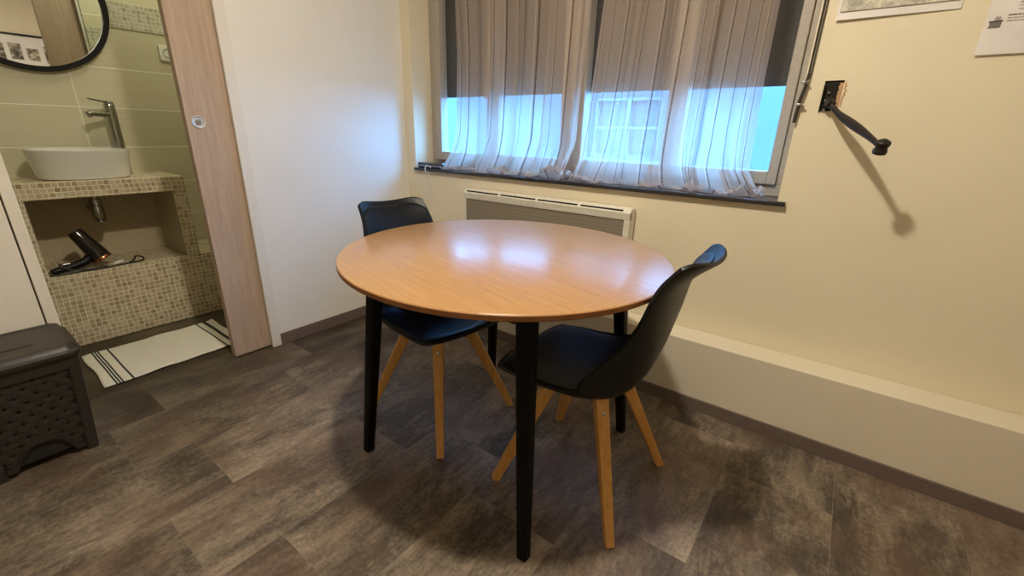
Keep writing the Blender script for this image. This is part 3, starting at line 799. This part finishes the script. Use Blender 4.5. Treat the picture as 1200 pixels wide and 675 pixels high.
# mirror
t = empty('round_mirror', (-1.15, -1.41, 1.37)); tag(t, 'round wall mirror with a thin black frame above the basin', 'mirror')
mc = (-1.164, -1.408, 1.706)
MB().lathe([(.343, .0), (.343, .030), (.341, .032), (.321, .032), (.319, .030), (.319, .0)], mc, (1, 0, 0), 128, cap=False).build('frame', M['black_metal'], t, True)
MB().lathe([(0, .0), (.3195, .0), (.3195, .014), (0, .014)], mc, (1, 0, 0), 96, cap=False).build('mirror_glass', M['mirror'], t)

# socket
t = empty('wall_socket', (-1.17, -.84, 1.52)); tag(t, 'small white wall socket on the tiles next to the sliding door', 'socket')
MB().box(-1.170, -1.158, -.864, -.782, 1.480, 1.565, .004).build('plate', M['white_plastic'], t)
o = MB().lathe([(.0, -.006), (.019, -.006), (.021, .001), (.024, .002), (.024, -.002)], (-1.157, -.822, 1.524), (1, 0, 0), 28, cap=False).build('outlet', plain('grey plastic', (.30, .30, .27), .5), t, True)
for dy in (-.0095, .0095): MB().lathe([(0, 0), (.0028, 0), (.0028, .002), (0, .002)], (-1.1625, -.822+dy, 1.524), (1, 0, 0), 12, cap=False).build('pin_hole', M['ink'], o)

# hair dryer
t = empty('hair_dryer', (-.86, -1.46, .3845)); tag(t, 'black hair dryer with a copper ring lying in the niche', 'hair dryer')
A = Vector((-.900, -1.498, .580)); B = Vector((-.862, -1.430, .436)); d = (B-A).normalized(); Lb = (B-A).length
MB().lathe([(.0, .004), (.029, .004), (.031, 0), (.034, .01), (.037, Lb*.35), (.043, Lb*.75), (.045, Lb*.93), (.044, Lb)], A, d, 32, cap=False).build('barrel', M['gloss_black'], t, True)
MB().lathe([(.0445, 0), (.046, .003), (.046, .012), (.040, .016), (.033, .017), (0, .014)], A+d*Lb, d, 32, cap=False).build('rear_ring', M['copper'], t, True)
hp = smooth_path([(-.872, -1.455, .455), (-.862, -1.495, .425), (-.850, -1.56, .408), (-.838, -1.635, .400)], 5)
MB().tube(hp, [.024]*4+[.021]*6+[.017]*(len(hp)-12)+[.0145, .011], 18).build('handle', M['plastic'], t, True)
cp = smooth_path([(-.838, -1.640, .398), (-.815, -1.655, .392), (-.800, -1.60, .3885), (-.802, -1.53, .3885), (-.795, -1.46, .3885), (-.80, -1.40, .389), (-.815, -1.345, .389), (-.82, -1.29, .389), (-.83, -1.262, .392), (-.86, -1.258, .402), (-.865, -1.285, .410), (-.84, -1.30, .398), (-.82, -1.33, .3895)], 7)
MB().tube(cp, .0038, 8).build('cord', M['cord_black'], t, True)
cp = smooth_path([(-.83, -1.42, .389), (-.81, -1.44, .394), (-.805, -1.50, .393), (-.82, -1.56, .402), (-.835, -1.60, .428), (-.85, -1.57, .432), (-.84, -1.53, .425)], 7)
c_ = MB().tube(cp, .0038, 8).build('cord', M['cord_black'], t, True)
MB().tube([(-.825, -1.395, .394), (-.822, -1.372, .402), (-.820, -1.352, .406)], [.007, .010, .008], 12).build('plug', M['white_plastic'], t, True)
MB().box(-.848, -.838, -1.585, -1.555, .4235, .4335, .002).build('cord_clip', M['brushed'], t)

# bath mat
def matfn(a, b):
    x = -.604+(.418)*b+.003*math.sin(a*9)*b-.012*a*(1-b)+.022*(1-a)*b; y = -1.652+.592*a-.004*math.sin(b*8)
    e_ = min(a, 1-a, b, 1-b)
    z = .0065+.0018*math.sin(a*14+b*3)+.0012*math.sin(b*11+a*25)
    if a > .97 and b < .2: z += .004
    return Vector((x, y, z))
o = MB().grid(60, 30, matfn).build('bath_mat', M['mat'], None, True, False)
s = o.modifiers.new('t', 'SOLIDIFY'); s.thickness = .0035; s.offset = -1
tag(o, 'cream cotton bath mat with dark stripes at both ends lying in the bathroom doorway', 'mat')

# ------------------------------------------------------------------ hamper
t = empty('laundry_hamper', (.175, -1.892, 0)); tag(t, 'dark brown woven-look plastic laundry hamper with a lid, by the left wall', 'laundry basket')
def rrect(x0, x1, y0, y1, r_, z, n=6):
    o = []
    for q, (cx_, cy_) in enumerate(((x1-r_, y1-r_), (x0+r_, y1-r_), (x0+r_, y0+r_), (x1-r_, y0+r_))):
        for k in range(n+1):
            an = q*PI/2+k/n*PI/2
            o.append(Vector((cx_+r_*math.cos(an), cy_+r_*math.sin(an), z)))
    return o
HB = (.045, .293, -2.022, -1.766); HT = (.035, .318, -2.040, -1.742)
def hbx(f): return tuple(a+(b-a)*f for a, b in zip(HB, HT))
mb = MB()
# shell behind the weave
i0 = hbx(.06); i1 = hbx(1)
ins = .012
mb.loft([rrect(i0[0]+ins, i0[1]-ins, i0[2]+ins, i0[3]-ins, .02, .03), rrect(i1[0]+ins, i1[1]-ins, i1[2]+ins, i1[3]-ins, .02, .375)])
mb.build('liner', M['hamper_in'], t)
# frame : four corner posts + top band + bottom feet on each side
mb = MB()
def P3(side, s_, z):   # side 0:+x 1:+y(right) 2:-x 3:-y ; s in -1..1 along it
    f = z/.38; x0, x1, y0, y1 = hbx(f)
    return {0: Vector((x1, (y0+y1)/2+s_*(y1-y0)/2, z)), 2: Vector((x0, (y0+y1)/2+s_*(y1-y0)/2, z)),
            1: Vector(((x0+x1)/2+s_*(x1-x0)/2, y1, z)), 3: Vector(((x0+x1)/2+s_*(x1-x0)/2, y0, z))}[side]
NRM = {0: Vector((1, 0, 0)), 1: Vector((0, 1, 0)), 2: Vector((-1, 0, 0)), 3: Vector((0, -1, 0))}
zt_ = .378
# corner posts as lofts of L-like rounded squares
for (sx, sy) in ((1, 1), (1, -1), (-1, 1), (-1, -1)):
    rings = []
    for z in (.0005, .02, .20, zt_):
        x0, x1, y0, y1 = hbx(z/.38)
        cx_ = x1 if sx > 0 else x0; cy_ = y1 if sy > 0 else y0
        wd = .034
        xa, xb = sorted((cx_, cx_-sx*wd)); ya, yb = sorted((cy_, cy_-sy*wd))
        rings.append(rrect(xa, xb, ya, yb, .010, z, 3))
    mb.loft(rings)
x0, x1, y0, y1 = hbx(.93); X0, X1, Y0, Y1 = hbx(1.0)
o_ = rrect(x0, x1, y0, y1, .02, .335, 4); o2 = rrect(X0, X1, Y0, Y1, .02, zt_, 4)
i_ = rrect(x0+.012, x1-.012, y0+.012, y1-.012, .012, .335, 4); i2 = rrect(X0+.012, X1-.012, Y0+.012, Y1-.012, .012, zt_, 4)
mb.loft([o_, o2, i2, i_], closed=True)
# arched feet bands
for side in range(4):
    s1 = .74; n = 16
    up_, lo = [], []
    for k in range(n+1):
        s_ = -s1+2*s1*k/n
        q = abs(s_)/s1
        zin = .020 + (.075*(1-(q/.72)**4) if q < .72 else 0)
        lo.append(P3(side, s_, max(.010, zin))); up_.append(P3(side, s_, max(.010, zin)+.016))
    for k in range(n):
        d_ = -NRM[side]*.014
        mb.prism([lo[k], lo[k+1], up_[k+1], up_[k]], d_)
mb.build('frame', M['hamper'], t, True)
# woven lattice: crossing diagonal straps on the four faces
mb = MB()
def strap(side, s0, z0, s1, z1, wd, off, nseg=10, ph=0):
    pts = []
    for k in range(nseg+1):
        f = k/nseg; p = P3(side, s0+(s1-s0)*f, z0+(z1-z0)*f)
        pts.append(p-NRM[side]*(.0075+off*math.sin(f*nseg*PI+ph)))
    d_ = (pts[-1]-pts[0]).normalized(); w_ = d_.cross(NRM[side]).normalized()*wd/2
    rings = []
    for p in pts:
        rings.append([p-w_, p-w_*.6+NRM[side]*.002, p+w_*.6+NRM[side]*.002, p+w_, p+w_*.6-NRM[side]*.002, p-w_*.6-NRM[side]*.002])
    mb.loft(rings)
for side in (0, 1, 3):
    zl, zh = .03, .335
    hw = {0: .128, 3: .124, 1: .124}[side]*.76
    for sg in (1, -1):
        for row in range(-15, 16):
            m0 = row*.047
            ok = []
            for k in range(121):
                z = zl+(zh-zl)*k/120
                m_ = m0+sg*(z-.18)*.95
                if abs(m_) > hw: continue
                q = abs(m_)/hw*.74
                if z < .038+(.075*(1-(q/.55)**4) if q < .55 else 0): continue
                ok.append((m_, z))
            if len(ok) < 10: continue
            a, b = ok[0], ok[-1]
            L_ = math.hypot(b[0]-a[0], b[1]-a[1])
            strap(side, a[0]/hw*.74, a[1], b[0]/hw*.74, b[1], .0265, .0018, max(4, int(L_/.017)), row*PI+(0 if sg > 0 else PI))
mb.build('woven_panel', M['hamper'], t, True)
# lid
mb = MB()
lx0, lx1, ly0, ly1 = .024, .328, -2.050, -1.732
mb.loft([rrect(lx0, lx1, ly0, ly1, .035, .380, 8), rrect(lx0-.002, lx1+.002, ly0-.002, ly1+.002, .036, .384, 8), rrect(lx0-.002, lx1+.002, ly0-.002, ly1+.002, .036, .394, 8),
         rrect(lx0+.003, lx1-.003, ly0+.003, ly1-.003, .034, .399, 8), rrect(lx0+.006, lx1-.006, ly0+.006, ly1-.006, .032, .401, 8), rrect(lx0+.012, lx1-.014, ly0+.014, ly1-.014, .03, .4165, 8),
         rrect(lx0+.030, lx1-.034, ly0+.034, ly1-.034, .02, .4185, 8), rrect(lx0+.034, lx1-.038, ly0+.038, ly1-.038, .018, .4165, 8), rrect(lx0+.05, lx1-.06, ly0+.05, ly1-.05, .016, .4168, 8)])
l = mb.build('lid', M['hamper'], t, True)
MB().box(.225, .232, -1.99, -1.83, .4166, .4182, .0008).build('lid_groove', M['brushed'] if False else M['hamper_in'], l)

# ------------------------------------------------------------------ light, world, camera
def area(name, loc, energy, color, size, rot=(0, 0, 0), shape='DISK', size_y=None):
    l = bpy.data.lights.new(name, 'AREA'); l.energy = energy; l.color = color; l.shape = shape; l.size = size
    if size_y: l.size_y = size_y
    o = bpy.data.objects.new(name, l); o.location = loc; o.rotation_euler = rot; col.objects.link(o); return o
def point(name, loc, energy, color, r):
    l = bpy.data.lights.new(name, 'POINT'); l.energy = energy; l.color = color; l.shadow_soft_size = r
    o = bpy.data.objects.new(name, l); o.location = loc; col.objects.link(o); return o
area('ceiling_lamp_light', (1.66, -1.31, 2.47), 29, (1, .90, .72), .12)
point('ceiling_lamp_glow', (1.66, -1.31, 2.44), 23, (1, .90, .72), .05)
point('bathroom_lamp_light', (-.62, -.75, 2.35), 9.0, (1, .98, .74), .06)

wd = bpy.data.worlds.new('sky'); scene.world = wd; wd.use_nodes = True
bg = wd.node_tree.nodes['Background']; bg.inputs[0].default_value = (.13, .44, 1.0, 1); bg.inputs[1].default_value = 24

cam = bpy.data.cameras.new('camera'); co = bpy.data.objects.new('camera', cam); col.objects.link(co)
cam.sensor_fit = 'HORIZONTAL'; cam.sensor_width = 36; cam.lens = 509.83229*36/1200
cam.clip_start = .05; cam.clip_end = 60
Rv = Vector((0.79926564, 0.60049189, 0.02416465)); Uv = Vector((-0.21915889, 0.25379289, 0.94210326)); Fv = Vector((-0.55959255, 0.75828666, -0.33445107))
mt = Matrix(((Rv.x, Uv.x, -Fv.x), (Rv.y, Uv.y, -Fv.y), (Rv.z, Uv.z, -Fv.z))).to_4x4()
mt.translation = Vector((2.2792, -1.9235, 1.12)); co.matrix_world = mt
scene.camera = co
for o in bpy.data.objects:
    if '_world' in o.keys(): del o['_world']
vs = scene.view_settings; vs.view_transform = 'Standard'; vs.look = 'None'; vs.gamma = 1; vs.use_curve_mapping = False; vs.exposure = 0.0
